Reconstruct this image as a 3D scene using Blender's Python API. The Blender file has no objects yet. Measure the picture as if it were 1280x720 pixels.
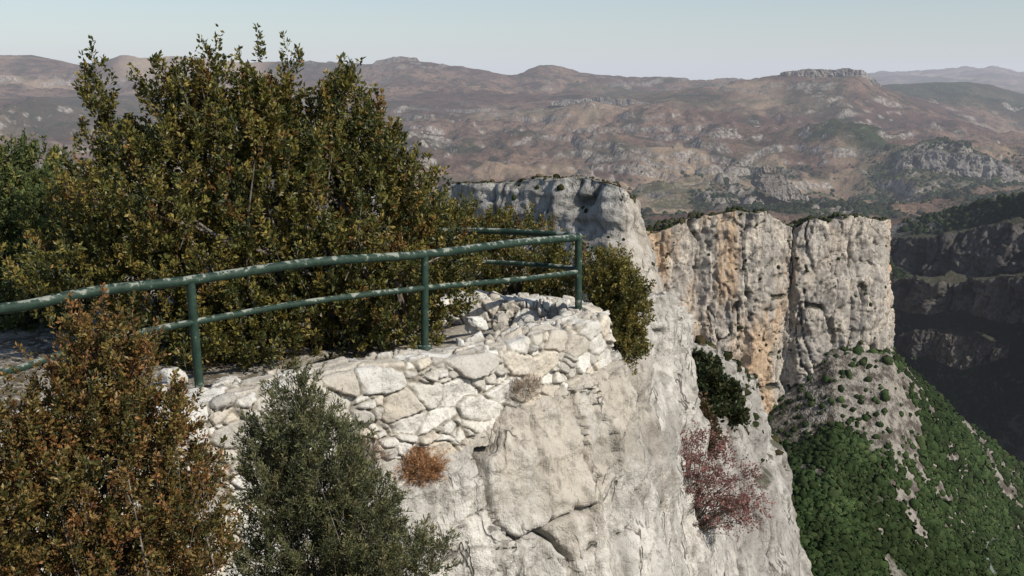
import bpy, math, random
import numpy as np
from mathutils import Vector
random.seed(5); RS=np.random.RandomState(11)
scene=bpy.context.scene
F=1372.0; TH=math.atan(250/F); CT,ST=math.cos(TH),math.sin(TH)
# ---------- survey helper: bearing/declination -> real world point at true distance Y
def P(u,v,Y):
    b=(360-v)/F; s=Y/(CT+b*ST)
    return ((u-640)/F*s, Y, (-ST+b*CT)*s)
# ---------- numpy noise
def _h(ix,iy,iz,seed):
    n=(ix.astype(np.int64)*374761393+iy.astype(np.int64)*668265263+iz.astype(np.int64)*2147483647+seed*974634777)&0xffffffff
    n=((n^(n>>13))*1274126177)&0xffffffff
    n=((n^(n>>16))*2246822519)&0xffffffff
    n=n^(n>>15)
    return (n&0xffffff)/float(0xffffff)
def vn(x,y,z,seed=0):
    x=np.asarray(x,float);y=np.asarray(y,float)+0*x;z=np.asarray(z,float)+0*x
    ix,iy,iz=np.floor(x),np.floor(y),np.floor(z)
    fx,fy,fz=x-ix,y-iy,z-iz
    fx=fx*fx*fx*(fx*(fx*6-15)+10);fy=fy*fy*fy*(fy*(fy*6-15)+10);fz=fz*fz*fz*(fz*(fz*6-15)+10)
    r=0
    for dx in (0,1):
        for dy in (0,1):
            for dz in (0,1):
                w=(fx if dx else 1-fx)*(fy if dy else 1-fy)*(fz if dz else 1-fz)
                r=r+w*_h(ix+dx,iy+dy,iz+dz,seed)
    return r*2-1
def fbm(x,y,z,o=5,seed=0,g=.5):
    a=1;s=0;t=0
    for i in range(o):
        s=s+a*vn(x,y,z,seed+i*17);t+=a;a*=g
        x=x*2.03+7.1;y=y*2.03+3.7;z=z*2.03+1.3
    return s/t*1.4
def ridg(x,y,z,o=4,seed=0,g=.5):
    a=1;s=0;t=0
    for i in range(o):
        s=s+a*(1-np.abs(vn(x,y,z,seed+i*13))*2);t+=a;a*=g
        x=x*2.1+5.1;y=y*2.1+1.7;z=z*2.1+9.3
    return s/t
def vor(a,b,seed=0,jit=.85):
    ia,ib=np.floor(a),np.floor(b)
    f1=np.full(a.shape,9.);f2=np.full(a.shape,9.);rid=np.zeros(a.shape);cx=np.zeros(a.shape);cy=np.zeros(a.shape)
    for da in (-1,0,1):
        for db in (-1,0,1):
            ca,cb=ia+da,ib+db
            pa=ca+.5+jit*(_h(ca,cb,ca*0,seed)-.5)+.5*(cb%2)*0.6
            pb=cb+.5+jit*(_h(ca,cb,ca*0,seed+5)-.5)
            d=np.hypot(pa-a,pb-b)
            m=d<f1
            f2=np.where(m,f1,np.minimum(f2,d))
            rid=np.where(m,_h(ca,cb,ca*0,seed+9),rid)
            cx=np.where(m,a-pa,cx);cy=np.where(m,b-pb,cy)
            f1=np.where(m,d,f1)
    return f1,f2,rid,cx,cy
def sst(e0,e1,x):
    t=np.clip((x-e0)/(e1-e0),0,1);return t*t*(3-2*t)
# ---------- mesh building
def mesh_quads(name,V,Q,mats,mi=None,cols=None,smooth=True,parent=None):
    me=bpy.data.meshes.new(name);V=np.ascontiguousarray(V,dtype=np.float32);Q=np.ascontiguousarray(Q,dtype=np.int32)
    me.vertices.add(len(V));me.vertices.foreach_set('co',V.ravel())
    me.loops.add(Q.size);me.loops.foreach_set('vertex_index',Q.ravel())
    me.polygons.add(len(Q));me.polygons.foreach_set('loop_start',np.arange(0,Q.size,4,dtype=np.int32))
    try: me.polygons.foreach_set('loop_total',np.full(len(Q),4,dtype=np.int32))
    except Exception: pass
    for m in mats: me.materials.append(m)
    if mi is not None: me.polygons.foreach_set('material_index',np.asarray(mi,dtype=np.int32))
    me.polygons.foreach_set('use_smooth',np.full(len(Q),smooth,dtype=bool))
    if cols is not None:
        for k,c in cols.items():
            at=me.color_attributes.new(k,'FLOAT_COLOR','POINT')
            c4=np.ones((len(V),4),np.float32);c4[:,:c.shape[1]]=c;at.data.foreach_set('color',c4.ravel())
    me.update(calc_edges=True);me.validate()
    ob=bpy.data.objects.new(name,me);scene.collection.objects.link(ob)
    if parent: ob.parent=parent
    return ob
def gridq(n,m):
    i=np.arange(n-1)[:,None]*m+np.arange(m-1)[None,:]
    return np.stack([i,i+1,i+m+1,i+m],-1).reshape(-1,4)
def tube(pts,rad,k=8):
    pts=np.array(pts,float);n=len(pts);rad=np.broadcast_to(np.array(rad,float),(n,))
    T=np.gradient(pts,axis=0);T/=np.linalg.norm(T,axis=1)[:,None]+1e-9
    ref=np.array([0,0,1.]) if abs(T[0,2])<.9 else np.array([1.,0,0])
    A=np.cross(T,ref);A/=np.linalg.norm(A,axis=1)[:,None]+1e-9;Bn=np.cross(T,A)
    an=np.linspace(0,2*np.pi,k,endpoint=False)
    V=pts[:,None]+rad[:,None,None]*(np.cos(an)[None,:,None]*A[:,None]+np.sin(an)[None,:,None]*Bn[:,None])
    i=np.arange(n-1)[:,None]*k;j=np.arange(k)[None,:];j2=(j+1)%k
    Q=np.stack([i+j,i+j2,i+k+j2,i+k+j],-1).reshape(-1,4)
    return V.reshape(-1,3),Q
def catmull(pts,n):
    p=np.array(pts,float);p=np.vstack([2*p[0]-p[1],p,2*p[-1]-p[-2]])
    tt=np.linspace(0,1,24,endpoint=False)[:,None];out=[]
    for i in range(len(p)-3):
        a,b,c,d=p[i:i+4]
        out.append(.5*((2*b)+(-a+c)*tt+(2*a-5*b+4*c-d)*tt*tt+(-a+3*b-3*c+d)*tt**3))
    out.append(p[-2][None]);out=np.vstack(out)
    L=np.r_[0,np.cumsum(np.linalg.norm(np.diff(out[:,:2],axis=0),axis=1)+1e-6)]
    s=np.linspace(0,L[-1],n)
    return np.stack([np.interp(s,L,out[:,k]) for k in range(out.shape[1])],1),s
# ---------- node helper
class NG:
    def __init__(s,name):
        s.m=bpy.data.materials.new(name);s.m.use_nodes=True;s.t=s.m.node_tree;s.t.nodes.clear()
    def n(s,ty,props={},ins={}):
        nd=s.t.nodes.new(ty)
        for k,v in props.items(): setattr(nd,k,v)
        for k,v in ins.items():
            if hasattr(v,'is_output'): s.t.links.new(v,nd.inputs[k])
            else: nd.inputs[k].default_value=v
        return nd
    def attr(s,name): return s.n('ShaderNodeAttribute',{'attribute_name':name})
    def sep(s,c): return s.n('ShaderNodeSeparateColor',{}, {0:c})
    def mapping(s,scale,loc=(0,0,0)):
        tc=s.n('ShaderNodeTexCoord');return s.n('ShaderNodeMapping',{}, {'Vector':tc.outputs['Object'],'Scale':scale,'Location':loc}).outputs[0]
    def noise(s,vec,scale,detail=6,rough=.55,dist=0):
        return s.n('ShaderNodeTexNoise',{}, {'Vector':vec,'Scale':scale,'Detail':detail,'Roughness':rough,'Distortion':dist}).outputs[0]
    def ramp(s,fac,a,b):
        return s.n('ShaderNodeMapRange',{'interpolation_type':'SMOOTHSTEP'},{'Value':fac,'From Min':a,'From Max':b}).outputs[0]
    def mix(s,f,a,b,mode='MIX'):
        nd=s.n('ShaderNodeMix',{'data_type':'RGBA','blend_type':mode})
        for idx,v in ((0,f),(6,a),(7,b)):
            if hasattr(v,'is_output'): s.t.links.new(v,nd.inputs[idx])
            elif idx==0: nd.inputs[0].default_value=v
            else: nd.inputs[idx].default_value=(*v,1)
        return nd.outputs[2]
    def math(s,op,a,b=0.0):
        return s.n('ShaderNodeMath',{'operation':op},{0:a,1:b}).outputs[0]
    def bump(s,h,strength,dist,normal=None):
        ins={'Height':h,'Strength':strength,'Distance':dist}
        if normal is not None: ins['Normal']=normal
        return s.n('ShaderNodeBump',{},ins).outputs[0]
    def out(s,col,rough=.85,normal=None,spec=.2,metal=0):
        b=s.n('ShaderNodeBsdfPrincipled');
        for k,v in (('Base Color',col),('Roughness',rough),('Metallic',metal),('Specular IOR Level',spec)):
            if hasattr(v,'is_output'): s.t.links.new(v,b.inputs[k])
            else: b.inputs[k].default_value=(*v,1) if isinstance(v,tuple) else v
        if normal is not None: s.t.links.new(normal,b.inputs['Normal'])
        s.n('ShaderNodeOutputMaterial',{},{0:b.outputs[0]})
        return s.m
def rock_mat(name,L,light,grey,dark,orange=(.4,.2,.09),oamt=0.0,bd=.25,veg=0.0,dk=1.0,cav=.85,o0=.64,o1=.84,fiss=.8):
    g=NG(name);co=g.mapping((1/L,)*3);cs=g.mapping((1.6/L,1.6/L,.16/L));ch=g.mapping((.2/L,.2/L,1.6/L))
    a=g.sep(g.attr('msk').outputs['Color'])
    n1=g.noise(co,.5,5,.65);n2=g.noise(cs,.8,6,.68,.3);n3=g.noise(co,5,5,.75);n4=g.noise(cs,3.2,5,.75)
    n5=g.noise(ch,.7,4,.65)
    c=g.mix(g.ramp(n1,.42,.58),grey,light)
    c=g.mix(g.math('MULTIPLY',g.ramp(n2,.5,.62),.8*dk),c,grey)
    if oamt>0:
        o=g.math('MULTIPLY',g.ramp(g.math('ADD',g.math('ADD',g.math('MULTIPLY',n2,.7),g.math('MULTIPLY',n4,.35)),g.math('MULTIPLY',a.outputs[2],.30)),o0,o1),oamt)
        c=g.mix(o,c,orange)
    c=g.mix(g.math('MULTIPLY',g.ramp(n4,.52,.66),.8*dk),c,dark)
    c=g.mix(g.math('MULTIPLY',g.ramp(n3,.5,.66),.6*dk),c,dark)
    c=g.mix(g.math('MULTIPLY',g.ramp(n5,.58,.7),.5*dk),c,dark)
    # thin fissures, gated so that they break up into separate lines
    cf=g.mapping((1/L,1/L,.38/L),(3.1,1.7,.4));fz_=g.noise(cf,.85,4,.5,.4)
    fi=g.math('MULTIPLY',g.ramp(g.math('ABSOLUTE',g.math('SUBTRACT',fz_,.5)),.009,.001),g.ramp(n1,.44,.56))
    fi=g.math('MULTIPLY',fi,fiss)
    c=g.mix(fi,c,tuple(x*.3 for x in dark))
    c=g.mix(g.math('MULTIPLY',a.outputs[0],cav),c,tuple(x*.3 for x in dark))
    if veg>0:
        geo=g.n('ShaderNodeNewGeometry');nz=g.n('ShaderNodeSeparateXYZ',{}, {0:geo.outputs['Normal']}).outputs[2]
        vz=g.ramp(g.math('ADD',g.math('ABSOLUTE',nz),g.math('MULTIPLY',n3,.45)),.8,1.0)
        c=g.mix(g.math('MULTIPLY',vz,veg),c,(.05,.05,.025))
    h=g.math('SUBTRACT',g.math('ADD',n3,g.math('MULTIPLY',n4,.6)),g.math('MULTIPLY',fi,.5))
    return g.out(c,.92,g.bump(h,.9,L*bd*1.2),.1)
# ---------- cliff builder
def cliff(name,path,ns,zbot,L,A,mat,cap=30,batter=.2,capdrop=.05,nf=160,fz=1.0,seed=0,world=False,ncap=24,strata=.3,crack=.5,cavity=.3,fa=.6,ra=.45):
    pts=[p if world else P(*p) for p in path]
    C,s=catmull(pts,ns)
    T=np.gradient(C[:,:2],axis=0);T/=np.linalg.norm(T,axis=1)[:,None]+1e-9
    k=max(3,ns//30);ker=np.ones(k)/k
    T=np.stack([np.convolve(np.pad(T[:,i],(k//2,k-1-k//2),'edge'),ker,'valid') for i in (0,1)],1);T/=np.linalg.norm(T,axis=1)[:,None]+1e-9
    N=np.stack([T[:,1],-T[:,0]],1)
    tc=np.linspace(1,0,ncap,endpoint=False);tf=np.linspace(0,1,nf)**fz
    m=ncap+nf
    off=np.r_[-cap*tc**1.5,np.zeros(nf)];dep=np.r_[np.zeros(ncap),tf]
    X=C[:,None,0]+N[:,None,0]*off;Y=C[:,None,1]+N[:,None,1]*off
    top=C[:,2]
    zb=zbot if np.ndim(zbot)==0 else np.interp(s,np.linspace(0,s[-1],len(zbot)),zbot)[:,None]
    Z=top[:,None]+(zb-top[:,None])*dep[None,:]-capdrop*np.r_[cap*tc**1.5,np.zeros(nf)][None,:]
    D=np.maximum(top[:,None]-Z,0)*(dep>0)[None,:]
    bt=batter*D
    S=np.repeat(s[:,None],m,1)
    wob=fbm(X/L*.6,Y/L*.6,Z/L*.25,3,seed+3)
    f1,f2,rid,cx,cy=vor(S/L*1.1+wob*.9,Z/L/1.9+wob*.6,seed)
    f1b,f2b,ridb,_,_=vor(S/L*3.1+wob*1.6,Z/L*1.5+wob*1.2,seed+40)
    r1=1-np.abs(vn(X/L*.9+wob*.6,Y/L*.9,Z/L*.13,seed+7))*2
    r2=ridg(X/L*1.6+wob*.5,Y/L*1.6,Z/L*.5,5,seed+90,.6)
    crk=sst(.9,1,1-np.abs(vn(S/L*1.3+wob*1.4,Z/L*.22,0*S+3.3,seed+77))*1.3)
    crk3=sst(.93,1,1-np.abs(vn(S/L*2.3+wob*2.4,Z/L*1.6+wob,0*S+8.3,seed+78))*1.3)
    crk2=sst(.08,0,f2-f1)*.6
    st=vn(0*S+wob*.5,0*S,Z/L*1.7,seed+12)+.5*vn(wob,0*S,Z/L*5,seed+13)
    fine=fbm(X/L*2,Y/L*2,Z/L*1.5,6,seed+20,.62)
    big=fbm(X/L*.22,Y/L*.22,Z/L*.12,3,seed+30)
    d=A*(1.4*big+.45*r1+.4*(rid-.5)+.25*(ridb-.5)+strata*st+fa*fine+ra*r2-crack*(1.2*crk+.5*crk3)-.35*crk2)
    face=(dep>0)[None,:]*1.0
    edge=np.exp(-np.abs(off)/(L*1.2))[None,:]*(1-face)
    dd=d*face+d*edge*.9
    X=X+N[:,None,0]*(bt+dd);Y=Y+N[:,None,1]*(bt+dd)
    Z=Z+A*.55*fbm(X/L*1.1,Y/L*1.1,0*Z,5,seed+50)*np.exp(-D/(L*1.5))+A*.25*fine*face
    org=sst(-.1,.7,fbm(S/L*.25,Z/L*.1,0*S,3,seed+60))
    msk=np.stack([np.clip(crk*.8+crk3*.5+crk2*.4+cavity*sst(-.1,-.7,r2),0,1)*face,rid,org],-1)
    V=np.stack([X,Y,Z],-1)
    ob=mesh_quads(name,V.reshape(-1,3),gridq(ns,m),[mat],cols={'msk':msk.reshape(-1,3)})
    return ob,V[:,ncap],V
# =============== TERRAIN
U=[-2500,-600,0,250,500,640,720,800,860,900,950,1000,1040,1075,1110,1150,1200,1240,1280,1400,1900,3600]
def row(Y,d,z=None):
    if z is not None: return Y,np.full(len(U),float(z))
    ks=sorted(d);vv=np.interp(U,ks,[d[k] for k in ks])
    return Y,np.array([P(u,v,Y)[2] for u,v in zip(U,vv)])
rows=[row(15,None,-520),row(700,None,-530),
 row(900,{700:720,900:710,960:710,1040:725,1110:770,1200:830,1280:900}),
 row(1000,{700:650,900:645,960:645,1040:640,1110:680,1200:735,1280:800,1400:780}),
 row(1100,{700:570,800:570,960:580,1040:540,1110:560,1200:660,1280:735,1400:690}),
 row(1185,{700:520,860:520,960:525,1000:480,1040:438,1110:447,1150:510,1200:590,1280:680,1400:680,1900:720}),
 row(1255,{700:470,860:480,960:500,1040:436,1110:441,1150:488,1200:545,1280:625,1900:660}),
 row(1310,{700:460,960:470,1040:434,1110:439,1150:478,1200:522,1280:588,1900:640}),
 row(1400,{700:330,1040:330,1100:350,1125:500,1200:645,1280:690,1900:760}),
 row(1600,{0:290,1000:300,1080:320,1115:500,1200:580,1280:610,1900:640}),
 row(1850,{0:280,1000:295,1070:320,1120:400,1200:410,1280:410,1500:380,1900:320}),
 row(2000,{0:270,1000:290,1070:320,1120:325,1200:325,1280:320,1500:280,1900:220}),
 row(2150,{0:275,900:300,1050:310,1110:281,1160:268,1200:258,1280:242,1500:200,1900:150}),
 row(2500,{0:275,900:300,1050:315,1110:300,1160:300,1200:300,1280:290,1500:240,1900:200}),
 row(3000,{0:265,500:262,800:285,900:285,1000:285,1110:300,1280:270,1900:200}),
 row(3500,{0:250,500:248,640:250,800:262,900:252,1000:262,1110:272,1200:258,1280:250}),
 row(4300,{0:225,500:225,640:222,800:232,900:214,1000:225,1110:240,1200:232,1280:236}),
 row(4550,{0:215,500:218,640:212,800:216,900:205,1000:208,1110:212,1150:200,1200:202,1280:212}),
 row(5100,{0:190,250:190,500:176,580:172,640:182,720:168,800:160,900:166,1000:172,1060:162,1110:186,1200:196,1280:200}),
 row(5350,{0:185,250:186,500:186,640:190,800:178,900:178,1000:178,1110:190,1200:196,1280:200}),
 row(5900,{0:150,250:155,500:165,640:158,720:150,800:150,900:146,1000:150,1110:160,1200:176,1280:186}),
 row(6600,{0:130,250:140,500:142,640:136,700:132,800:134,900:124,950:116,1000:108,1075:108,1110:125,1200:152,1280:184}),
 row(7000,{0:120,250:132,500:128,560:120,640:126,700:120,800:120,900:107,950:97,985:87,1075:87,1100:104,1150:130,1200:150,1280:188,1900:200}),
 row(8000,{0:105,250:115,500:110,640:118,800:120,900:125,1075:130,1110:125,1200:125,1280:145}),
 row(9000,{-600:80,0:70,1075:106,1110:106,1200:101,1240:106,1280:118,1400:125,1900:110}),
 row(12000,{-600:130,0:130,900:125,1280:140}),
 row(20000,{-600:110,900:108,1020:100,1075:92,1100:88,1140:91,1200:86,1235:82,1260:88,1280:92,1400:90,1900:95}),
 row(32000,None,-1200)]
RY=np.array([r[0] for r in rows]);RZ=np.array([r[1] for r in rows])
uc=np.r_[np.linspace(-2500,-250,40),np.arange(-246,1530,3.6),np.linspace(1535,3600,50)]
yc=np.r_[np.geomspace(15,700,14,endpoint=False),np.geomspace(700,1900,150,endpoint=False),np.geomspace(1900,3200,80,endpoint=False),np.geomspace(3200,9500,400,endpoint=False),np.geomspace(9500,32000,70)]
yc=np.unique(np.r_[yc,RY[1:]])
ZZ=np.stack([np.interp(yc,RY,RZ[:,j]) for j in range(len(U))],1)
ZG=np.stack([np.interp(uc,U,ZZ[i]) for i in range(len(yc))],0)
sky9={-2500:90,-600:80,0:71,40:70,100:81,130:78,150:70,230:70,300:78,400:76,460:78,480:74,495:69,520:71,545:77,560:80,600:86,640:94,655:88,672:80,690:80,720:87,760:93,800:97,850:98,930:99,1075:106,1110:106,1200:101,1240:106,1280:118,1400:125,1900:110,3600:110}
sk_=sorted(sky9);z9=np.array([P(u,np.interp(u,sk_,[sky9[k] for k in sk_]),9000)[2] for u in uc])
z9o=np.interp(uc,U,RZ[list(RY).index(9000)])
ZG=ZG+np.interp(yc,[8000,9000,12000],[0,1,0])[:,None]*(z9-z9o)[None]
UG=np.repeat(uc[None],len(yc),0);YG=np.repeat(yc[:,None],len(uc),1)
sl=-ZG/YG; b=(sl*CT-ST)/(CT+sl*ST); XG=(UG-640)/F*YG/(CT-b*ST)
amp=np.interp(yc,[15,900,1200,1400,1700,2150,2500,3500,4600,5900,6500,7000,8000,9000,12000,20000],[6,7,5,6,36,14,45,75,110,120,60,26,120,18,90,70])[:,None]
far=sst(1420,1800,YG)
wx=fbm(XG/1500,YG/1500,0*XG,3,91)*.5
n_r=ridg(XG/1000+wx,YG/1300+wx,0*XG,7,4,.52); n_f=fbm(XG/260,YG/260,0*XG,6,9,.6)
nn=ridg(XG/120,YG/160,0*XG,4,31)
n_s=ridg(XG/240+wx*2,YG/330,0*XG,5,14,.6)
ZG2=ZG+amp*(far*(.95*(n_r-.25)+.35*n_f)+(1-far)*(.9*nn+.7*n_f))+far*np.maximum(amp,24)*.42*(n_s-.1)*np.clip((YG-1500)/1500,0,1)
led=fbm(XG/900,YG/600,0*XG,5,55)
# irregular limestone benches
hh=ZG2/75.+2.2*led+.5*n_f; fr=hh-np.floor(hh); tm=sst(0.0,.4,fbm(XG/700,YG/900,0*XG+2,5,66)+.3*n_f)*far*sst(2600,3200,YG)*sst(20000,9000,YG)
benchd=(sst(.62,.95,fr)-fr)*60
ZG2=ZG2+benchd*.6*tm
bench=tm*sst(.62,.7,fr)*sst(1,.9,fr)*sst(-.3,.3,n_f)
def seg(a,b_,c,d):
    return sst(a-25,a+25,UG)*sst(b_+25,b_-25,UG)*sst(c,c*1.04,YG)*sst(d*1.04,d,YG)
green=np.clip(seg(900,1400,600,1345)+.8*seg(780,1110,2500,4400)*sst(-.15,.45,n_f+.4*n_s)+.6*seg(1000,1500,2900,5200)*sst(-.2,.4,n_f)+.7*seg(1090,1600,7600,9600)+.5*sst(.15,.5,fbm(XG/800,YG/800,0*XG,5,71)+.25*n_f)*far,0,1)
scree0=seg(1010,1140,1090,1345)*sst(-.9,-.1,n_f)+.8*sst(900,960,UG)*sst(1100,1000,UG)*sst(1080,1120,YG)*sst(1345,1300,YG)*sst(-.3,.2,n_f)
scree=np.clip(scree0+.95*sst(.25,.5,fbm(XG/60+YG/200,YG/130,ZG/200,4,44)+.3*nn)*seg(900,1420,600,1345),0,1)
fields=np.clip(seg(790,900,3300,4700)*sst(-.1,.1,vn(XG/130,YG/330,0*XG,5))+.8*seg(800,1010,3500,4700)*sst(.05,.15,vn(XG/110,YG/260,0*XG,15))+.5*seg(500,980,6100,6900)*sst(-.1,.4,led)+.5*sst(.3,.5,fbm(XG/900,YG/600,0*XG+4,5,81))*far*(YG>3000)+seg(150,330,8200,9400)*.9,0,1)
scree=np.clip(scree+bench*.8,0,1)
darkm=sst(1090,1118,UG)*sst(1480,1600,YG)*sst(2700,2500,YG)  # right-hand mountainside, where shade is put into the terrain colour
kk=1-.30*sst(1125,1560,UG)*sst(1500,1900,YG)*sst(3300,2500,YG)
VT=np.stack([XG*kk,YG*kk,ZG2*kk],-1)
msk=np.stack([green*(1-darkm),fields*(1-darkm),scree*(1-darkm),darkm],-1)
g=NG('terrain_scrub');A_=g.attr('msk');a=g.sep(A_.outputs['Color'])
tc=g.mapping((.001,.001,.001));na=g.noise(tc,1.6,6,.65);nb=g.noise(tc,9,6,.72);nc=g.noise(tc,60,4,.75);nd=g.noise(tc,4,7,.7,.6)
geo=g.n('ShaderNodeNewGeometry');nz=g.n('ShaderNodeSeparateXYZ',{}, {0:geo.outputs['Normal']}).outputs[2]
c=g.mix(g.ramp(na,.42,.58),(.098,.058,.045),(.19,.125,.09))
c=g.mix(g.math('MULTIPLY',g.ramp(nb,.49,.59),.7),c,(.04,.033,.027))
c=g.mix(g.math('MULTIPLY',g.ramp(nd,.54,.62),.75),c,(.035,.038,.024))
c=g.mix(g.math('MULTIPLY',g.ramp(nc,.48,.62),.55),c,(.038,.033,.026))
c=g.mix(g.math('MULTIPLY',a.outputs[1],.8),c,(.36,.27,.18))
gc=g.mix(g.ramp(nb,.42,.6),(.018,.03,.014),(.037,.053,.024))
c=g.mix(g.math('MULTIPLY',a.outputs[0],g.ramp(nc,.3,.5)),c,gc)
rockc=g.mix(g.ramp(nc,.4,.6),(.07,.062,.05),(.26,.235,.205))
c=g.mix(g.math('MULTIPLY',a.outputs[2],.9),c,rockc)
rk=g.ramp(g.math('ADD',g.math('ABSOLUTE',nz),g.math('MULTIPLY',nb,.3)),.95,.83)
c=g.mix(g.math('MULTIPLY',g.math('MULTIPLY',rk,.85),g.math('SUBTRACT',1.0,g.math('MULTIPLY',a.outputs[2],.6))),c,g.mix(g.ramp(nc,.4,.6),(.12,.10,.09),(.36,.325,.285)))
dk=g.mix(g.ramp(nb,.44,.58),(.022,.028,.022),(.07,.068,.06));dk=g.mix(g.math('MULTIPLY',g.ramp(g.math('ADD',nd,g.math('MULTIPLY',nc,.5)),.72,.84),.8),dk,(.15,.14,.13))  # dark forest and rock tones, with the mountainside's shade painted in
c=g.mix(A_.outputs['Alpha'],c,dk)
M_terr=g.out(c,.95,g.bump(g.math('ADD',g.math('MULTIPLY',nb,3.0),nc),.9,9),.03)
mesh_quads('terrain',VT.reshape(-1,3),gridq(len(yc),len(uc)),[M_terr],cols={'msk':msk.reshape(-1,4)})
def tsample(yy,uu):
    iy=(np.searchsorted(yc,yy)-1).clip(0,len(yc)-2);iu=(np.searchsorted(uc,uu)-1).clip(0,len(uc)-2)
    fy=((yy-yc[iy])/(yc[iy+1]-yc[iy]))[:,None];fu=((uu-uc[iu])/(uc[iu+1]-uc[iu]))[:,None]
    return VT[iy,iu]*(1-fy)*(1-fu)+VT[iy+1,iu]*fy*(1-fu)+VT[iy,iu+1]*(1-fy)*fu+VT[iy+1,iu+1]*fy*fu,iy,iu
# =============== CLIFFS
M_A=rock_mat('far_limestone',14,(.56,.50,.425),(.37,.34,.305),(.15,.135,.12),(.55,.37,.22),.75,.12,.8,.85,.7,.57,.82)
M_B=rock_mat('grey_limestone',7,(.52,.495,.45),(.36,.34,.31),(.16,.145,.13),(.44,.33,.22),.3,.12,.5,.9,.7)
M_C=rock_mat('buttress_limestone',4,(.48,.46,.42),(.33,.31,.285),(.15,.135,.12),(.40,.29,.19),.2,.1,.8)
M_D=rock_mat('pale_limestone',1.3,(.60,.57,.515),(.42,.40,.365),(.2,.18,.155),(.42,.32,.22),.25,.1,.4,.95)
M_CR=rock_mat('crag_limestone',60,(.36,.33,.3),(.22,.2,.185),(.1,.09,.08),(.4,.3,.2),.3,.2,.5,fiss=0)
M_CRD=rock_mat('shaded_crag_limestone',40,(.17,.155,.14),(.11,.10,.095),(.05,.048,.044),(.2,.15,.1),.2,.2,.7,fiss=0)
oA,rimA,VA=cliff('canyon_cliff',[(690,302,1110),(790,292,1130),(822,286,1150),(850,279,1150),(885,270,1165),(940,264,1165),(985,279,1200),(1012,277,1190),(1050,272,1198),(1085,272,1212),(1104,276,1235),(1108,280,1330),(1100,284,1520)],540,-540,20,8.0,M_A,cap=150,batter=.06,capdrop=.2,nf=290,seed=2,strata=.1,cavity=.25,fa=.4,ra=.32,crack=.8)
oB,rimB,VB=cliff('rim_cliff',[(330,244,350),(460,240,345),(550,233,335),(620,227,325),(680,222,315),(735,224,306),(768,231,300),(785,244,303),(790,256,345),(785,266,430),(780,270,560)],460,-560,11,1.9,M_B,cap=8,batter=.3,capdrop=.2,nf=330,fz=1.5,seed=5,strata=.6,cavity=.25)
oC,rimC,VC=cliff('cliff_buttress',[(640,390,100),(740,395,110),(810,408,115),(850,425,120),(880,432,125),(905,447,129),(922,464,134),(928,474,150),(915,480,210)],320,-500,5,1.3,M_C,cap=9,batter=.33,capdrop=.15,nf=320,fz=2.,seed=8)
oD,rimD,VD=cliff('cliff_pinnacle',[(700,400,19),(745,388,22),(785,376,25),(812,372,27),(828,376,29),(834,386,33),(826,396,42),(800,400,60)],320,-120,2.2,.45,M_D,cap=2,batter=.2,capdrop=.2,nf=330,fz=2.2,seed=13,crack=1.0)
def crag(path,h,L,A,seed,mat=None):
    pts=[P(*p) for p in path];zb=[p[2]-hh for p,hh in zip(pts,h)]
    cliff('distant_crag',pts,160,np.array(zb),L,A,mat or M_CR,cap=60,batter=.25,capdrop=.05,nf=36,ncap=8,seed=seed,world=True)
crag([(1118,214,4450),(1135,197,4420),(1165,190,4400),(1200,193,4380),(1235,197,4360),(1262,206,4380),(1285,212,4450)],[30,110,130,110,120,90,30],45,22,41)
crag([(940,222,3700),(955,206,3680),(972,212,3680),(990,228,3690),(1005,246,3700)],[20,90,100,70,20],25,10,42)
crag([(690,128,6560),(730,123,6540),(770,123,6540),(810,128,6560)],[20,50,50,20],60,20,43)
crag([(975,92,6960),(1000,87,6930),(1040,86,6920),(1075,88,6920),(1100,104,6940)],[20,60,60,80,30],60,20,44)
crag([(820,150,6000),(860,147,5980),(900,147,5980),(950,151,6000)],[15,40,40,15],60,20,45)
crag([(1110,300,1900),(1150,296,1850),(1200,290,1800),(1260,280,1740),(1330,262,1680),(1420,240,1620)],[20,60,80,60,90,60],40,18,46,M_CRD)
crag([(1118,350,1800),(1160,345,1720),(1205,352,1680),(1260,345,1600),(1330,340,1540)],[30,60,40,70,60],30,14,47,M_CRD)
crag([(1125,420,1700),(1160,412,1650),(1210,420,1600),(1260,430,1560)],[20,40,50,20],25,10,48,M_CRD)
# near outcrop
M_E=rock_mat('near_limestone',.8,(.60,.57,.515),(.44,.42,.38),(.23,.21,.18),(.45,.36,.25),.35,.08,.0,1.0,.95)
Epath=[(-9,6.9,-4.6),(-5.5,7.7,-4.6),(-3.6,8.75,-4.5),(-2.6,9.35,-4.35),(-1.75,10.0,-4.2),(-.95,10.65,-3.95),(-.3,11.15,-3.72),(.3,11.75,-3.5),(.75,12.35,-3.42),(1.12,12.95,-3.4),(1.3,13.5,-3.4),(1.3,14.1,-3.4),(1.1,15.2,-3.5),(.8,17,-3.6),(-1,20,-4),(-8,24,-4.5)]
oE,rimE,VE=cliff('rock_outcrop',Epath,900,-70,.9,.2,M_E,cap=.5,batter=.26,capdrop=-.3,nf=400,fz=2.6,seed=21,world=True,ncap=14,strata=.25,crack=1.35,cavity=.45)
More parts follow.
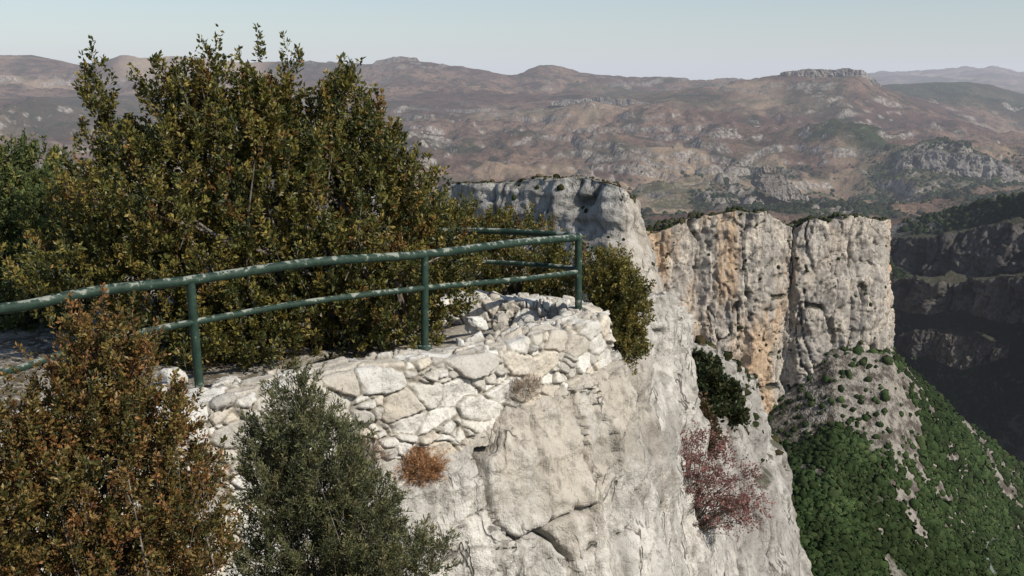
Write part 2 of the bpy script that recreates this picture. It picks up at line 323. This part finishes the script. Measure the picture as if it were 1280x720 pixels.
# terrace ground
loop=np.array([(-9,7.4),(-5.4,8.3),(-3,9.6),(-1.5,10.9),(-.3,11.9),(.4,12.6),(.85,13.4),(.95,14.0),(1.05,15.2),(.8,17),(-1,20),(-8,24),(-16,22),(-16,10),(-9,7.4)])
lp,_s=catmull(np.c_[loop,np.zeros(len(loop))],200)
cen=np.array([-3.5,14.5]);rr=np.linspace(0.01,1,70)
X=cen[0]+(lp[:,None,0]-cen[0])*rr;Y=cen[1]+(lp[:,None,1]-cen[1])*rr
Z=-3.08+.09*fbm(X*1.2,Y*1.2,0*X,5,3)-.9*sst(.9,1,rr)[None,:]*sst(15,16,Y)
g=NG('dry_ground');co=g.mapping((1,1,1));n1=g.noise(co,1.5,6,.65);n2=g.noise(co,14,5,.7)
c=g.mix(g.ramp(n1,.4,.6),(.10,.08,.055),(.3,.27,.22));c=g.mix(g.ramp(n2,.52,.62),c,(.42,.39,.34));M_G=g.out(c,.95,g.bump(n2,.8,.04),.1)
mesh_quads('terrace_ground',np.stack([X,Y,Z],-1).reshape(-1,3),gridq(200,70),[M_G])
# slope between lookout and the wall
xs=np.linspace(-11,.6,160);ys=np.linspace(1.0,10.2,120);X,Y=np.meshgrid(xs,ys,indexing='ij')
Z=-5.1+.12*fbm(X*.9,Y*.9,0*X,6,8)-sst(-1.6,.6,X+.25*fbm(X*.6,Y*.6,0*X,3,2))*9-.12*(9-Y)
mesh_quads('scrub_slope',np.stack([X,Y,Z],-1).reshape(-1,3),gridq(160,120),[M_G])
cliff('lookout_rock',[(4,-6,-1.75),(3.2,-2,-1.75),(2,.1,-1.75),(0,.7,-1.72),(-2.5,.4,-1.75),(-5,-1.5,-1.75),(-7,-6,-1.75)],220,-40,1.0,.1,M_E,cap=3.0,batter=.1,capdrop=-.01,nf=120,fz=2.2,seed=31,world=True)
# =============== STONE WALL
g=NG('rubble_stone');at=g.attr('col').outputs['Color'];co=g.mapping((1,1,1));n1=g.noise(co,7,6,.65);n2=g.noise(co,38,5,.7);n3=g.noise(co,2,4,.6)
c=g.mix(g.math('MULTIPLY',g.ramp(n1,.48,.62),.5),at,(.34,.31,.265));c=g.mix(g.math('MULTIPLY',g.ramp(n2,.53,.64),.55),c,(.22,.195,.16))
c=g.mix(g.math('MULTIPLY',g.ramp(n3,.5,.65),.3),c,(.58,.55,.495))
M_W=g.out(c,.93,g.bump(g.math('ADD',n1,g.math('MULTIPLY',n2,.5)),.9,.035),.1)
wp=[(-9,7.15,0),(-5.5,8.0,0),(-4.2,8.6,0),(-3.2,9.18,0),(-2.49,9.68,0),(-1.66,10.45,0),(-.51,11.35,0),(.5,12.4,0),(.98,13.05,0),(1.17,13.55,0),(1.05,14.1,0),(.6,14.5,0),(-.1,14.65,0),(-1.2,14.75,0),(-3,14.8,0)]
ns=1500;C,s=catmull(wp,ns);T=np.gradient(C[:,:2],axis=0);T/=np.linalg.norm(T,axis=1)[:,None];N=np.stack([T[:,1],-T[:,0]],1)
prof=np.array([(-.52,-3.4),(-.5,-2.95),(-.47,-2.83),(-.42,-2.8),(-.03,-2.8),(0.0,-2.82),(.02,-2.87),(.06,-3.3),(.12,-3.9),(.2,-4.9)])
pl=np.r_[0,np.cumsum(np.hypot(*np.diff(prof,axis=0).T))];nt=220;t=np.linspace(0,pl[-1],nt)
po=np.interp(t,pl,prof[:,0]);pz=np.interp(t,pl,prof[:,1])
ker=np.ones(3)/3;po=np.convolve(np.pad(po,1,'edge'),ker,'valid');pz=np.convolve(np.pad(pz,1,'edge'),ker,'valid')
dn=np.stack([-np.gradient(pz),np.gradient(po)],1);dn/=np.linalg.norm(dn,axis=1)[:,None]
S=np.repeat(s[:,None],nt,1);TT=np.repeat(t[None],ns,0)
wa=fbm(S*2,TT*2,0*S,4,5);wb=fbm(S*2,TT*2,0*S+9,4,6)
f1,f2,rid,cx,cy=vor(S/.40+wa*.28,(TT-pl[4])/.245+wb*.24,7,.95)
f1b,f2b,ridb,cxb,cyb=vor(S/.2+wa*.4,(TT-pl[4])/.125+wb*.35,17,.9)
small=(rid>.6)
e=np.where(small,np.minimum(f2-f1,(f2b-f1b)*.5),f2-f1);id_=np.where(small,ridb,rid)
topm=sst(-.45,-.38,po)[None,:]*sst(.02,-.06,po)[None,:]
wj=.03*vn(S*30,TT*30,0*S,3);hs=sst(.01,.10,e+wj)
h=.055*hs+.07*(id_-.5)*hs+.12*np.where(small,cxb*(ridb-.5)+cyb*(rid-.5),cx*(rid-.3)*1.3+cy*(((rid*91)%1)-.5)*1.5)*hs+.022*fbm(S*7,TT*7,0*S,6,8,.62)
h=h*(1-.35*topm)
X=C[:,None,0]+N[:,None,0]*(po+dn[:,0]*h);Y=C[:,None,1]+N[:,None,1]*(po+dn[:,0]*h);Z=pz[None,:]+dn[:,1]*h+.045*fbm(S*.9,0*S,0*S,3,3)
pal=np.array([(.57,.54,.48),(.63,.605,.55),(.51,.465,.395),(.44,.415,.37),(.57,.51,.42),(.65,.63,.58)])
ci=(np.floor(id_*977)%6).astype(int);col=pal[ci]*(.86+.26*((id_*57)%1))[...,None]
mort=np.array((.21,.185,.145));mt=np.array((.48,.45,.39))
kt=(topm*sst(-.2,.4,wa))[...,None];mc=mort*(1-kt)+mt*kt
k=sst(.01,.08,e+wj)[...,None];col=col*k+mc*(1-k)
mesh_quads('stone_wall',np.stack([X,Y,Z],-1).reshape(-1,3),gridq(ns,nt),[M_W],cols={'col':col.reshape(-1,3)})
def stones(name,pos,sz,seed):
    R=np.random.RandomState(seed);Vs=[];Qs=[];cs=[];o=0
    n1,n2=9,12
    for p,r in zip(pos,sz):
        th=np.linspace(.02,np.pi-.02,n1)[:,None];ph=np.linspace(0,2*np.pi,n2)[None]
        d=np.stack([np.sin(th)*np.cos(ph),np.sin(th)*np.sin(ph),np.cos(th)+0*ph],-1)
        k=R.uniform(0,90);rad=1+.35*fbm(d[...,0]*1.3+k,d[...,1]*1.3,d[...,2]*1.3,3,seed)
        d=np.sign(d)*np.abs(d)**.75
        v=d*rad[...,None]*r*np.array([R.uniform(.8,1.4),R.uniform(.7,1.1),R.uniform(.5,.8)])
        a=R.uniform(0,6.28);v=v@np.array([[math.cos(a),-math.sin(a),0],[math.sin(a),math.cos(a),0],[0,0,1]])
        Vs.append((v+np.array(p)).reshape(-1,3));Qs.append(gridq(n1,n2)+o);o+=n1*n2
        cs.append(np.tile(pal[R.randint(6)]*R.uniform(.8,1.1),(n1*n2,1)))
    mesh_quads(name,np.vstack(Vs),np.vstack(Qs),[M_W],cols={'col':np.vstack(cs)},smooth=False)
pos=[];sz=[]
for i in range(60):
    x=random.uniform(-6,.8);yy=np.interp(x,C[:1000,0],C[:1000,1])+random.uniform(.55,1.6)
    r=random.uniform(.04,.13);pos.append((x,yy,-3.05+r*.3));sz.append(r)
for (u,v,Y_,r) in [(215,474,11,.16),(200,486,10.6,.1),(595,405,13.0,.14),(625,403,13.3,.13),(660,400,13.6,.1)]:
    pos.append(P(u,v,Y_));sz.append(r)
stones('loose_stones',pos,sz,4)
# =============== RAILING
g=NG('worn_green_paint');co=g.mapping((1,1,1));n1=g.noise(co,9,6,.7);n2=g.noise(co,45,4,.7);geo=g.n('ShaderNodeNewGeometry');nz=g.n('ShaderNodeSeparateXYZ',{}, {0:geo.outputs['Normal']}).outputs[2]
c=g.mix(g.ramp(n1,.35,.65),(.014,.032,.022),(.028,.054,.038))
w=g.math('MULTIPLY',g.ramp(g.math('ADD',n1,g.math('MULTIPLY',nz,.13)),.59,.67),.75);c=g.mix(w,c,(.30,.31,.26))
c=g.mix(g.ramp(n2,.64,.7),c,(.10,.05,.03))
M_R=g.out(c,.6,g.bump(n2,.3,.003),.25)
rail=bpy.data.objects.new('metal_railing',None);scene.collection.objects.link(rail)
pb=[P(250,492,9.94),P(531,433,11.83),P(723,391,13.68)]
pt=[P(238,350,9.94),P(531,318,11.83),P(723,297,13.68)]
pt[0]=(pb[0][0]-.03,pb[0][1]-.02,pt[0][2])
p0t=(-5.35,8.65,-1.8);p0b=(-5.3,8.65,-2.85)
allp=[(p0b,p0t)]+list(zip(pb,pt))
for i,(a_,b_) in enumerate(allp):
    q=[np.array(a_)+(np.array(b_)-np.array(a_))*k for k in np.linspace(-.06,1,10)]
    v,f=tube(q,.042 if i<3 else .046,14);mesh_quads('post_%d'%(i+1),v,f,[M_R],parent=rail)
    z0=a_[2]
    v,f=tube([(a_[0],a_[1],z0-.03),(a_[0],a_[1],z0+.012),(a_[0],a_[1],z0+.016)],[.085,.08,.043],14);mesh_quads('base_collar_%d'%(i+1),v,f,[M_R],parent=rail)
top=[(-8,7.5,-1.85),p0t,P(0,386,8.97),P(120,364,9.35),pt[0],P(390,328,10.85),pt[1],P(640,304,12.9),pt[2]]
cc,_s=catmull(top,160);v,f=tube(cc,.046,14);mesh_quads('top_rail',v,f,[M_R],parent=rail)
low=[(-8,7.5,-2.4),(-5.3,8.6,-2.38),P(0,466,8.97),P(120,428,9.35),P(246,402,9.94),P(390,377,10.85),P(531,360,11.83),P(640,350,12.9),P(723,340,13.68)]
cc,_s=catmull(low,160);v,f=tube(cc,.032,12);mesh_quads('mid_rail',v,f,[M_R],parent=rail)
c3=pt[2];c3l=P(723,338,13.68)
for nm,cz,r_ in (('return_top_rail',c3,.042),('return_mid_rail',c3l,.032)):
    ret=[cz,(.55,14.0,cz[2]),(-.5,14.5,cz[2]-.02),(-2.2,14.6,cz[2]-.04)]
    cc,_s=catmull(ret,60);v,f=tube(cc,r_,12);mesh_quads(nm,v,f,[M_R],parent=rail)
v,f=tube([(c3[0],c3[1],c3[2]-.03),(c3[0],c3[1],c3[2]+.03),(c3[0],c3[1],c3[2]+.052),(c3[0],c3[1],c3[2]+.056)],[.048,.05,.03,.004],14);mesh_quads('corner_cap',v,f,[M_R],parent=rail)
# =============== FOLIAGE
def leaf_mat(name,rough=.45,trans=.3):
    g=NG(name);a=g.attr('col').outputs['Color']
    b=g.n('ShaderNodeBsdfPrincipled',{}, {'Base Color':a,'Roughness':rough,'Specular IOR Level':.35})
    t=g.n('ShaderNodeBsdfTranslucent',{}, {'Color':a});m=g.n('ShaderNodeMixShader',{}, {0:trans,1:b.outputs[0],2:t.outputs[0]})
    g.n('ShaderNodeOutputMaterial',{}, {0:m.outputs[0]});return g.m
M_L=leaf_mat('leaf');M_N=leaf_mat('needle',.6,.15)
g=NG('bark');co=g.mapping((1,1,.3));n1=g.noise(co,30,5,.7);M_BK=g.out(g.mix(g.ramp(n1,.4,.6),(.10,.08,.06),(.24,.21,.18)),.9,g.bump(n1,.6,.01),.1)
def nrm(a): return a/(np.linalg.norm(a,axis=-1,keepdims=True)+1e-9)
def foliage(name,bases,blobs,nsh,slen,nlv,ll,lw,pal,seed,up=.8,outw=.7,gap=.35,gs=.5,spread=.06,mat=None,limbs=30,lr=.03,inner=.3,zmin=None,twig=0,ldir=.6):
    R=np.random.RandomState(seed);mat=mat or M_L
    cen=np.array([b[0] for b in blobs]);rad=np.array([b[1] for b in blobs])
    w=(rad[:,0]*rad[:,2])**.8*(rad[:,1]**.4);w/=w.sum()
    k=R.choice(len(blobs),nsh*3,p=w);d=nrm(R.normal(size=(nsh*3,3)))
    r=np.where(R.rand(nsh*3)<inner,R.rand(nsh*3)**.5*.75,.72+.3*R.rand(nsh*3))
    p=cen[k]+d*rad[k]*r[:,None]
    n=vn(p[:,0]/gs,p[:,1]/gs,p[:,2]/gs,seed)+.5*vn(p[:,0]/gs*2.3,p[:,1]/gs*2.3,p[:,2]/gs*2.3,seed+1)
    ok=(n>-gap)|(r<.6)
    if zmin is not None: ok&=p[:,2]>zmin
    p=p[ok][:nsh];d=d[ok][:nsh];r=r[ok][:nsh];n=len(p)
    sd=nrm(d*outw+np.array([0,0,up])+R.normal(size=(n,3))*.35)
    L=slen*R.uniform(.5,1.35,n)*(.7+.5*r)
    t=R.rand(n,nlv);bend=R.normal(size=(n,1,3))*.12
    c=p[:,None]+sd[:,None]*(L[:,None]*t)[...,None]+bend*(L[:,None]*t**2)[...,None]
    ro=nrm(R.normal(size=(n,nlv,3)));c=c+ro*(spread*(1.15-t)**.7*R.rand(n,nlv))[...,None]
    ld=nrm(sd[:,None]*ldir+ro*.8+np.array([0,0,.15])+R.normal(size=(n,nlv,3))*.3)
    sv=nrm(np.cross(ld,R.normal(size=(n,nlv,3))));s_=R.uniform(.65,1.25,(n,nlv,1))
    tipb=np.cross(ld,sv)*(ll*.12)
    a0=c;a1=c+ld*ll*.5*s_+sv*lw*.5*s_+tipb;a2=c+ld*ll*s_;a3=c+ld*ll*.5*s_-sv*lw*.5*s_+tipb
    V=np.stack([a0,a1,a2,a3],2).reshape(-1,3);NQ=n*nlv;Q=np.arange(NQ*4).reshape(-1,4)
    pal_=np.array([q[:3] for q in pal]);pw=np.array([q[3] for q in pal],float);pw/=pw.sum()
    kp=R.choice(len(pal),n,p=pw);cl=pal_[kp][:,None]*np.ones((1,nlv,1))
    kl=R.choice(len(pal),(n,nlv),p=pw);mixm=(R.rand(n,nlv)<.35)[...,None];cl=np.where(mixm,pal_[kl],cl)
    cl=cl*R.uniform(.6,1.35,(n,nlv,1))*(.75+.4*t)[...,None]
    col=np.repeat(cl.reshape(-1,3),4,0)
    mi=[np.zeros(NQ,int)];Vs=[V];Qs=[Q];cs=[col];o=len(V)
    bases=np.array(bases,float)
    def addt(pts,rd,kk_):
        nonlocal o
        v,f=tube(pts,rd,kk_);Vs.append(v);Qs.append(f+o);o+=len(v);mi.append(np.ones(len(f),int));cs.append(np.full((len(v),3),.2))
    idx=R.choice(n,min(limbs,n),replace=False)
    for i in idx:
        e=p[i]+sd[i]*L[i]*.5;b0=bases[R.randint(len(bases))]
        m1=b0*.6+e*.4+R.normal(size=3)*.06*np.linalg.norm(e-b0)+np.array([0,0,.08])*np.linalg.norm(e-b0)
        q,_=catmull(np.array([b0,m1*.5+b0*.5+R.normal(size=3)*.03,m1,(m1+e)/2+R.normal(size=3)*.04,e]),14) if np.hypot(*(e-b0)[:2])>.02 else (np.linspace(b0,e,14),0)
        addt(q,lr*np.linspace(1,.12,14)**1.1,5)
    for i in R.choice(n,min(twig,n),replace=False):
        b0=p[i]-sd[i]*L[i]*.4;addt([b0,p[i],p[i]+sd[i]*L[i]*.5+bend[i,0]*L[i]*.25,p[i]+sd[i]*L[i]*.9+bend[i,0]*L[i]*.8],[lr*.18,lr*.14,lr*.1,lr*.05],3)
    return mesh_quads(name,np.vstack(Vs),np.vstack(Qs),[mat,M_BK],mi=np.concatenate(mi),cols={'col':np.vstack(cs)},smooth=False)
def B(u,v,Y,ru,rv,ry): return (P(u,v,Y),(ru*Y/F,ry,rv*Y/F))
box=[(.175,.15,.035,4),(.115,.115,.03,4),(.055,.065,.02,4.2),(.25,.19,.05,2),(.21,.115,.035,1)]
gx=lambda x,y,z=-3.15:(x,y,z)
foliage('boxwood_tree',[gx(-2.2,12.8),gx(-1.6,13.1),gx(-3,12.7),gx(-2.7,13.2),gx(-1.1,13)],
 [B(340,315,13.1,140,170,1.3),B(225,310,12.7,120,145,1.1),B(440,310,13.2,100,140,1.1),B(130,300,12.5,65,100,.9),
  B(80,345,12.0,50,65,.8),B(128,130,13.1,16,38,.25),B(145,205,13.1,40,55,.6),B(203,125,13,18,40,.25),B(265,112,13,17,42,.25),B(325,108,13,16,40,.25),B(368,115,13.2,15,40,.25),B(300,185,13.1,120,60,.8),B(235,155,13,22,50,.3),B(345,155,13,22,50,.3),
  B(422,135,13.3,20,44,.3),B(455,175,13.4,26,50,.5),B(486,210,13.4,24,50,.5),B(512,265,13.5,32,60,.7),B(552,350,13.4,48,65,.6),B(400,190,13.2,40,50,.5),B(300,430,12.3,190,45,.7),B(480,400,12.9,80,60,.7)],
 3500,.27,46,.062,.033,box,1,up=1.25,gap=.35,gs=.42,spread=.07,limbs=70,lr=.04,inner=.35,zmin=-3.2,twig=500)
foliage('juniper_tree',[gx(-7.6,15.5),gx(-7,16)],[B(30,240,16.5,55,55,1),B(0,320,15.5,90,100,1.2),B(-60,260,16,80,70,1.2),B(40,390,14,60,50,1),B(70,300,15,40,60,.8)],
 1700,.26,50,.07,.03,[(.085,.11,.03,3),(.055,.075,.022,3),(.16,.15,.04,1.5)],2,up=.9,limbs=30,gap=.7,zmin=-3.3,mat=M_N,lr=.02)
foliage('boxwood_bush',[gx(-.6,16.5),gx(.2,16)],[B(560,300,17,60,45,.9),B(640,325,16.6,60,50,.8),B(690,350,15.8,50,45,.6),B(610,375,15.8,90,35,.7),B(600,290,17,50,30,.6)],
 1300,.2,46,.048,.026,box,3,up=.9,gap=.6,limbs=30,zmin=-3.5,lr=.02,twig=100)
foliage('boxwood_bush',[gx(1.3,14.6,-3.6),gx(1.45,14.4,-3.7)],[B(758,350,14.8,28,30,.4),B(778,385,14.6,32,45,.45),B(752,400,14.7,30,45,.4),B(785,430,14.5,22,26,.3)],
 620,.17,46,.044,.024,[(.20,.165,.04,4),(.13,.12,.03,4),(.06,.07,.02,3),(.25,.19,.05,2)],4,up=.8,gap=.7,limbs=20,lr=.015,twig=60)
warm=[(.20,.125,.038,3),(.14,.105,.03,3),(.28,.14,.05,2),(.07,.07,.02,3.5),(.22,.165,.05,2),(.13,.06,.025,1)]
foliage('boxwood_bush',[(-2.0,5.6,-5.2),(-2.3,5.5,-5.2),(-1.7,5.8,-5.2)],[B(100,630,5.6,115,110,.5),B(120,430,5.7,20,52,.14),B(85,490,5.6,22,40,.15),B(165,455,5.7,20,52,.15),B(20,550,5.5,40,45,.3),B(125,520,5.7,65,65,.3),B(190,540,5.8,42,62,.3),B(225,635,5.8,52,82,.4),B(10,640,5.3,70,90,.4),B(240,710,5.7,50,60,.35),B(100,760,5.5,170,90,.5)],
 1900,.15,50,.029,.015,warm,5,up=1.2,gap=.35,gs=.22,spread=.032,limbs=110,lr=.012,inner=.35,twig=500)
foliage('juniper_shrub',[(-1.35,7.4,-5.2),(-1.1,7.5,-5.2)],[B(372,515,7.4,28,42,.2),B(400,590,7.4,60,70,.4),B(345,620,7.3,40,75,.3),B(450,660,7.5,55,75,.4),B(400,700,7.4,110,60,.5),B(520,710,7.6,40,30,.3),B(380,790,7.4,130,80,.5),B(330,560,7.4,20,30,.2)],
 2300,.15,60,.034,.0085,[(.115,.12,.05,4),(.075,.085,.042,3),(.16,.16,.07,2),(.18,.15,.07,1)],6,up=1.0,gap=.4,gs=.22,spread=.035,limbs=60,lr=.010,mat=M_N,twig=300,ldir=.9)
foliage('smoke_bush',[P(852,665,26.5),P(862,668,26.5)],[B(880,580,26.3,38,38,.8),B(915,610,26.3,38,28,.7),B(862,600,26.3,22,45,.6),B(935,640,26.3,22,15,.5),B(900,640,26.3,40,20,.6)],
 480,.3,16,.06,.045,[(.27,.125,.11,3),(.2,.10,.085,3),(.32,.19,.16,2)],7,up=.5,outw=1.,gap=.4,limbs=80,lr=.022,spread=.12,inner=.35,twig=250)
foliage('dry_tussock',[P(518,598,11.05)],[B(518,588,10.8,30,13,.14)],420,.13,28,.05,.006,[(.42,.23,.11,3),(.34,.18,.09,2),(.45,.29,.15,1)],8,up=.5,outw=1,gap=.9,limbs=10,lr=.006,spread=.03,ldir=1.2)
foliage('dry_tussock',[P(655,497,12.0)],[B(657,487,11.7,16,9,.08)],60,.1,18,.045,.005,[(.25,.17,.13,1),(.3,.22,.15,1)],9,up=.8,outw=1,gap=.9,limbs=14,lr=.005,spread=.03,ldir=1.2)
foliage('dry_tussock',[P(460,590,10.6)],[B(462,572,10.3,16,14,.1)],70,.12,18,.05,.005,[(.25,.17,.13,1),(.22,.14,.1,1)],19,up=.9,outw=1,gap=.9,limbs=14,lr=.005,spread=.03,ldir=1.2)
foliage('cliff_shrub',[P(880,500,118)],[B(878,470,117,22,18,3),B(905,497,118,18,18,2),B(866,455,118,12,14,2),B(885,515,116,16,12,2),B(922,520,116,9,9,1)],600,.7,30,.5,.3,[(.04,.055,.022,2),(.075,.075,.03,1)],12,gap=.1,gs=2.0,spread=.6,limbs=0,lr=.05)
foliage('cliff_shrub',[P(866,545,40)],[B(862,530,40,22,22,1.2),B(880,560,40,16,16,1)],420,.4,26,.17,.1,[(.08,.06,.028,2),(.12,.07,.035,1),(.05,.05,.02,1)],14,gap=.2,gs=1.,spread=.25,limbs=8,lr=.03)
# distant woodland + rim scrub: one mesh of crowns
g=NG('woodland');a=g.attr('col').outputs['Color'];co=g.mapping((1,1,1));n1=g.noise(co,.8,3,.7)
M_F=g.out(g.mix(g.ramp(n1,.45,.65),a,(.014,.02,.009)),.95,None,.05)
def crowns(name,pts,size,seed,cols_,big=False):
    R=np.random.RandomState(seed);n=len(pts);n1,n2=(5,8) if not big else (4,6)
    th=np.linspace(.12,2.2,n1)[:,None];ph=np.linspace(0,2*np.pi,n2)[None]
    d=np.stack([np.sin(th)*np.cos(ph),np.sin(th)*np.sin(ph),np.cos(th)+0*ph],-1).reshape(-1,3)
    sc=(size*np.exp(R.normal(size=n)*.35))[:,None,None]*np.stack([R.uniform(.8,1.2,n),R.uniform(.8,1.2,n),R.uniform(.6,1.2,n)],1)[:,None]
    V=pts[:,None]+d[None]*sc*(1+R.uniform(-.3,.3,(n,len(d),1)))
    Q=(gridq(n1,n2)[None]+(np.arange(n)*len(d))[:,None,None]).reshape(-1,4)
    cc=np.array(cols_)[R.randint(len(cols_),size=n)]*R.uniform(.6,1.35,(n,1))
    patch=.75+.5*sst(-.5,.5,fbm(pts[:,0]/60,pts[:,1]/60,0*pts[:,0],3,8));cc=cc*patch[:,None]
    return mesh_quads(name,V.reshape(-1,3),Q,[M_F],cols={'col':np.repeat(cc,len(d),0)},smooth=True)
R=np.random.RandomState(3)
N_=80000;yy=R.uniform(860,1345,N_);uu=R.uniform(880,1420,N_);pp,iy,iu=tsample(yy,uu)
keep=(green[iy,iu]*np.clip(1-1.3*scree[iy,iu],0,1)*(.35+.65*sst(-.5,.1,fbm(pp[:,0]/40,pp[:,1]/40,0*yy,3,19)))+.06)>R.rand(N_)
pp=pp[keep][:26000];crowns('woodland',pp+np.array([0,0,.3]),2.8,5,[(.034,.055,.019),(.04,.062,.022),(.026,.043,.016),(.048,.066,.026)],True)
N_=30000;yy=R.uniform(2600,4700,N_);uu=R.uniform(760,1300,N_);pp,iy,iu=tsample(yy,uu)
keep=(green[iy,iu]*(1-fields[iy,iu])*.6+.05*(1-fields[iy,iu]))>R.rand(N_);crowns('woodland',pp[keep][:7000],5.5,15,[(.03,.042,.02),(.04,.05,.026),(.024,.034,.017)],True)
N_=20000;yy=R.uniform(1480,2150,N_);uu=R.uniform(1110,1500,N_);pp,iy,iu=tsample(yy,uu)
keep=(darkm[iy,iu]*sst(-.2,.2,n_f[iy,iu]))>R.rand(N_);crowns('woodland',pp[keep][:7000],4.0,25,[(.028,.045,.02),(.04,.055,.025),(.022,.034,.018)],True)
def rimpts(V,ncap,count,seed,i0,i1,j0):
    R=np.random.RandomState(seed);i=R.randint(i0,i1-1,count);j=R.randint(j0,ncap-1,count);f=R.rand(count,1);g_=R.rand(count,1)
    return (V[i,j]*(1-f)+V[i+1,j]*f)*(1-g_)+V[i,j+1]*g_
crowns('rim_scrub',rimpts(VA,24,1500,1,0,520,8)+np.array([0,0,.6]),2.0,7,[(.05,.055,.025),(.075,.065,.035),(.035,.045,.017)])
crowns('rim_scrub',rimpts(VB,24,500,2,0,420,4),.5,9,[(.06,.055,.03),(.1,.08,.045),(.045,.045,.02)])
crowns('rim_scrub',rimpts(VC,24,200,3,0,310,8),.5,10,[(.045,.05,.022),(.08,.06,.03)])
def ledges(V,count,seed,size,name,thr=.6):
    R=np.random.RandomState(seed);du=V[1:,:-1]-V[:-1,:-1];dv=V[:-1,1:]-V[:-1,:-1];nn_=nrm(np.cross(du,dv));m=np.abs(nn_[...,2])>thr;m[:,:26]=False
    c=np.argwhere(m);c=c[R.choice(len(c),min(count,len(c)),replace=False)];crowns(name,V[c[:,0],c[:,1]],size,seed,[(.035,.045,.018),(.06,.055,.025),(.03,.04,.015)])
ledges(VA,450,4,1.7,'ledge_shrubs',.5);ledges(VB,260,5,.6,'ledge_shrubs');ledges(VC,300,6,.4,'ledge_shrubs')
# river following the valley floor
yy=np.array([1060,1080,1100,1120,1140.]);uu=np.array([1252,1236,1230,1236,1250.]);pr,_,_=tsample(yy,uu)
riv,_s=catmull(pr+np.array([0,0,3.]),60);Vr=np.stack([riv+np.array([-2.5,1,0]),riv+np.array([2.5,-1,0])],1)
g=NG('river_water');co=g.mapping((1,1,1));M_RV=g.out((.20,.23,.20),.25,g.bump(g.noise(co,.5,4),.3,.2),.5)
mesh_quads('river',Vr.reshape(-1,3),gridq(60,2),[M_RV])
# =============== ATMOSPHERIC HAZE over the far country (box that absorbs and glows, emission standing in for scattered light)
me=bpy.data.meshes.new('sky_haze');x0,y0,z0,x1,y1,z1=-45000,1000,-1500,45000,45000,900
vs=[(x0,y0,z0),(x1,y0,z0),(x1,y1,z0),(x0,y1,z0),(x0,y0,z1),(x1,y0,z1),(x1,y1,z1),(x0,y1,z1)]
me.from_pydata(vs,[],[(0,3,2,1),(4,5,6,7),(0,1,5,4),(1,2,6,5),(2,3,7,6),(3,0,4,7)]);hz=bpy.data.objects.new('sky_haze',me);scene.collection.objects.link(hz)
m=bpy.data.materials.new('haze_glow');m.use_nodes=True;nt_=m.node_tree;nt_.nodes.clear()
SG=3.5e-5
ab=nt_.nodes.new('ShaderNodeVolumeAbsorption');ab.inputs['Color'].default_value=(0,0,0,1);ab.inputs['Density'].default_value=SG
em=nt_.nodes.new('ShaderNodeEmission');em.inputs['Color'].default_value=(.62,.66,.77,1);em.inputs['Strength'].default_value=SG
ad=nt_.nodes.new('ShaderNodeAddShader');o_=nt_.nodes.new('ShaderNodeOutputMaterial')
nt_.links.new(ab.outputs[0],ad.inputs[0]);nt_.links.new(em.outputs[0],ad.inputs[1]);nt_.links.new(ad.outputs[0],o_.inputs['Volume'])
me.materials.append(m)
# =============== LIGHT
Sd=Vector((.72,-.54,.78)).normalized()
sun=bpy.data.lights.new('sun','SUN');sun.energy=4.9;sun.angle=math.radians(.5);sun.color=(1,.94,.84)
so=bpy.data.objects.new('sun',sun);so.rotation_euler=Sd.to_track_quat('Z','Y').to_euler();scene.collection.objects.link(so)
w=bpy.data.worlds.new("World");scene.world=w;w.use_nodes=True;nt_=w.node_tree
bg=nt_.nodes['Background'];sk=nt_.nodes.new('ShaderNodeTexSky');sk.sky_type='NISHITA';sk.sun_disc=False
sk.sun_elevation=math.asin(Sd.z);sk.sun_rotation=math.atan2(Sd.x,Sd.y);sk.dust_density=1.0;sk.air_density=1.1;sk.ozone_density=1.8;sk.altitude=600
nt_.links.new(sk.outputs[0],bg.inputs[0]);bg.inputs[1].default_value=.108
scene.view_settings.view_transform='Standard';scene.view_settings.look='None';scene.view_settings.exposure=0
# =============== CAMERA
cam=bpy.data.cameras.new('camera');cam.sensor_width=36;cam.lens=36*F/1280;cam.clip_start=.05;cam.clip_end=120000
co_=bpy.data.objects.new('camera',cam);co_.rotation_euler=(math.pi/2-TH,0,0);scene.collection.objects.link(co_);scene.camera=co_
print('done')
